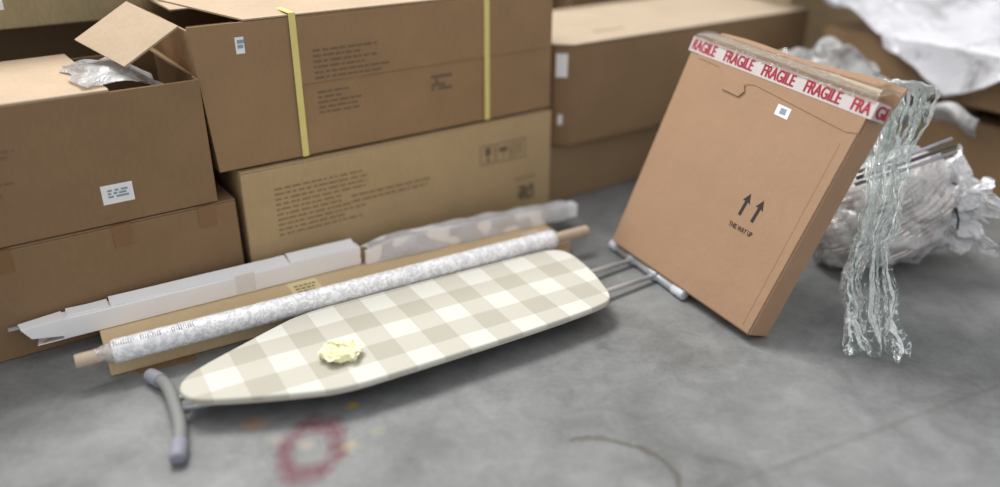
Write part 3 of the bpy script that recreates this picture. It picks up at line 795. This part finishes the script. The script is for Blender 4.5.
# ------------------------------------------------------------------ clear bag with striped textile, tied end
bc = Vector((1.30, 2.585, .0)); 
t = thing('plastic_bag', 'clear plastic bag stuffed with a striped textile, its end tied in a bunch', 'bag', bc, 0)
def blob(rx, ry, rz, cz, amp, seed, sc2, zmin):
    def fn(u, v):
        a = u*2*math.pi; ph = (v-.5)*math.pi
        d = Vector((math.cos(a)*math.cos(ph), math.sin(a)*math.cos(ph), math.sin(ph)))
        p = Vector((d.x*rx, d.y*ry, cz+d.z*rz)); p.x += .10*(d.z)*.6*max(0, 1)
        p += d*noise.noise(d*1.6+Vector((seed, 0, 0)))*amp+crinkle(d, sc2, amp*.5, seed)
        p.z = max(zmin, p.z); return p
    return fn
bm = grid_bm(48, 28, blob(.235, .165, .185, .185, .04, 3, 2.2, .006), True); bmesh.ops.remove_doubles(bm, verts=bm.verts, dist=.0008)
mesh_obj('striped_textile', bm, 'striped', t, True, 'pale textile with thin brown stripes')
bm = grid_bm(90, 60, blob(.250, .178, .200, .195, .045, 3, 5.5, .002), True); bmesh.ops.remove_doubles(bm, verts=bm.verts, dist=.0008)
mesh_obj('bag_skin', bm, 'bag_film', t, True, 'crinkled clear plastic')
# tied bunch
kc = Vector((1.535, 2.575, .222))-bc
def bunch(u, v):
    a = u*2*math.pi
    ax = Vector((.90, .28, .10)).normalized(); s1 = Vector((-.28, .90, 0)).normalized(); s2 = ax.cross(s1)
    fl = .036+.125*v*(1+.35*math.sin(a*5+1)+.25*math.sin(a*9))
    p = kc+ax*(-.10+.13*v+.03*v*math.sin(a*7))+(s1*math.cos(a)+s2*math.sin(a))*(fl if v > .25 else .05-.06*v+.10*abs(.25-v)*2)
    p += crinkle(p, 20, .028*v, 31)+crinkle(p, 45, .016, 32); p.z = max(.01, p.z); return p
mesh_obj('tied_end', grid_bm(60, 18, bunch, True), 'bunch_film', t, False, 'bunched shiny end')
def bunch2(u, v):
    p = bunch(u, v*.8)-kc; p = Matrix.Rotation(.5, 3, 'X') @ (p*.72); p += crinkle(p, 30, .03*v, 41); return p+kc+Vector((.0, -.03, .02))
mesh_obj('tied_end', grid_bm(50, 14, bunch2, True), 'bunch_film', t, False, 'bunched shiny end')
for a, b in (((-.045, -.10, .03), (-.025, -.11, -.045)), ((-.05, -.06, .10), (-.02, -.06, .085))):
    mesh_obj('black_tie', tube_bm([kc+Vector(a), kc+(Vector(a)+Vector(b))/2+Vector((.006, -.004, 0)), kc+Vector(b)], .0035, 8), 'black_tie', t, True, 'black tie')

# grey rods lying across the bag
for k, (mm, lb) in enumerate((('rod_chrome', 'uppermost of three grey metal rods poking out above the bag'), ('steel_dark', 'dark middle rod of the three poking out above the bag'), ('rod_chrome', 'lowest of three grey metal rods poking out above the bag'))):
    a = Vector((1.13, 2.435, .390-.021*k)); b2 = Vector((1.435+.012*k, 2.495, .480-.022*k))
    o = mesh_obj('metal_rod', tube_bm([a, a.lerp(b2, .5)+Vector((0, 0, -.004)), b2], .0062, 12), mm, None, True)
    tag(o, lb, 'rod', 'metal rods on the bag')

# ------------------------------------------------------------------ light
w = bpy.data.worlds.new('hall_light'); sc.world = w; w.use_nodes = True
bg = w.node_tree.nodes['Background']; bg.inputs[0].default_value = (.97, .98, 1, 1); bg.inputs[1].default_value = .80
def area(name, loc, target, sx, sy, power, col=(1, .97, .93)):
    l = bpy.data.lights.new(name, 'AREA'); l.shape = 'RECTANGLE'; l.size = sx; l.size_y = sy; l.energy = power; l.color = col
    o = bpy.data.objects.new(name, l); C.objects.link(o); o.location = loc
    o.rotation_euler = (Vector(target)-Vector(loc)).to_track_quat('-Z', 'Y').to_euler(); return o
area('ceiling_lamp_row', (-2.2, 4.6, 6.0), (.1, 2.2, 0), 3.0, 2.0, 480, (1, .99, .965))
area('ceiling_lamp_row', (-3.2, 1.6, 4.4), (.3, 2.2, 0), 1.6, 3.5, 40, (1, .99, .965))

# ------------------------------------------------------------------ camera
cam = bpy.data.cameras.new('camera'); co = bpy.data.objects.new('camera', cam); C.objects.link(co)
f, pt, rl = 820.0, R(25.54679), R(-.13364)
Fw = Vector((0, math.cos(pt), -math.sin(pt))); R0 = Vector((1, 0, 0)); D0 = Fw.cross(R0)
Rt = R0*math.cos(rl)+D0*math.sin(rl); Dn = -R0*math.sin(rl)+D0*math.cos(rl)
mw = Matrix((Rt, -Dn, -Fw)).transposed().to_4x4(); mw.translation = (0, 0, 1.3); co.matrix_world = mw
cam.sensor_width = 36; cam.lens = f/1000*36; cam.clip_start = .05
cam.dof.use_dof = True; cam.dof.focus_distance = 2.38; cam.dof.aperture_fstop = .47
sc.camera = co
vs = sc.view_settings
sc.display_settings.display_device = 'sRGB'
vs.view_transform = 'Standard'; vs.look = 'None'; vs.exposure = 0; vs.gamma = 1; vs.use_curve_mapping = False
sc.cycles.max_bounces = 8; sc.cycles.transparent_max_bounces = 24
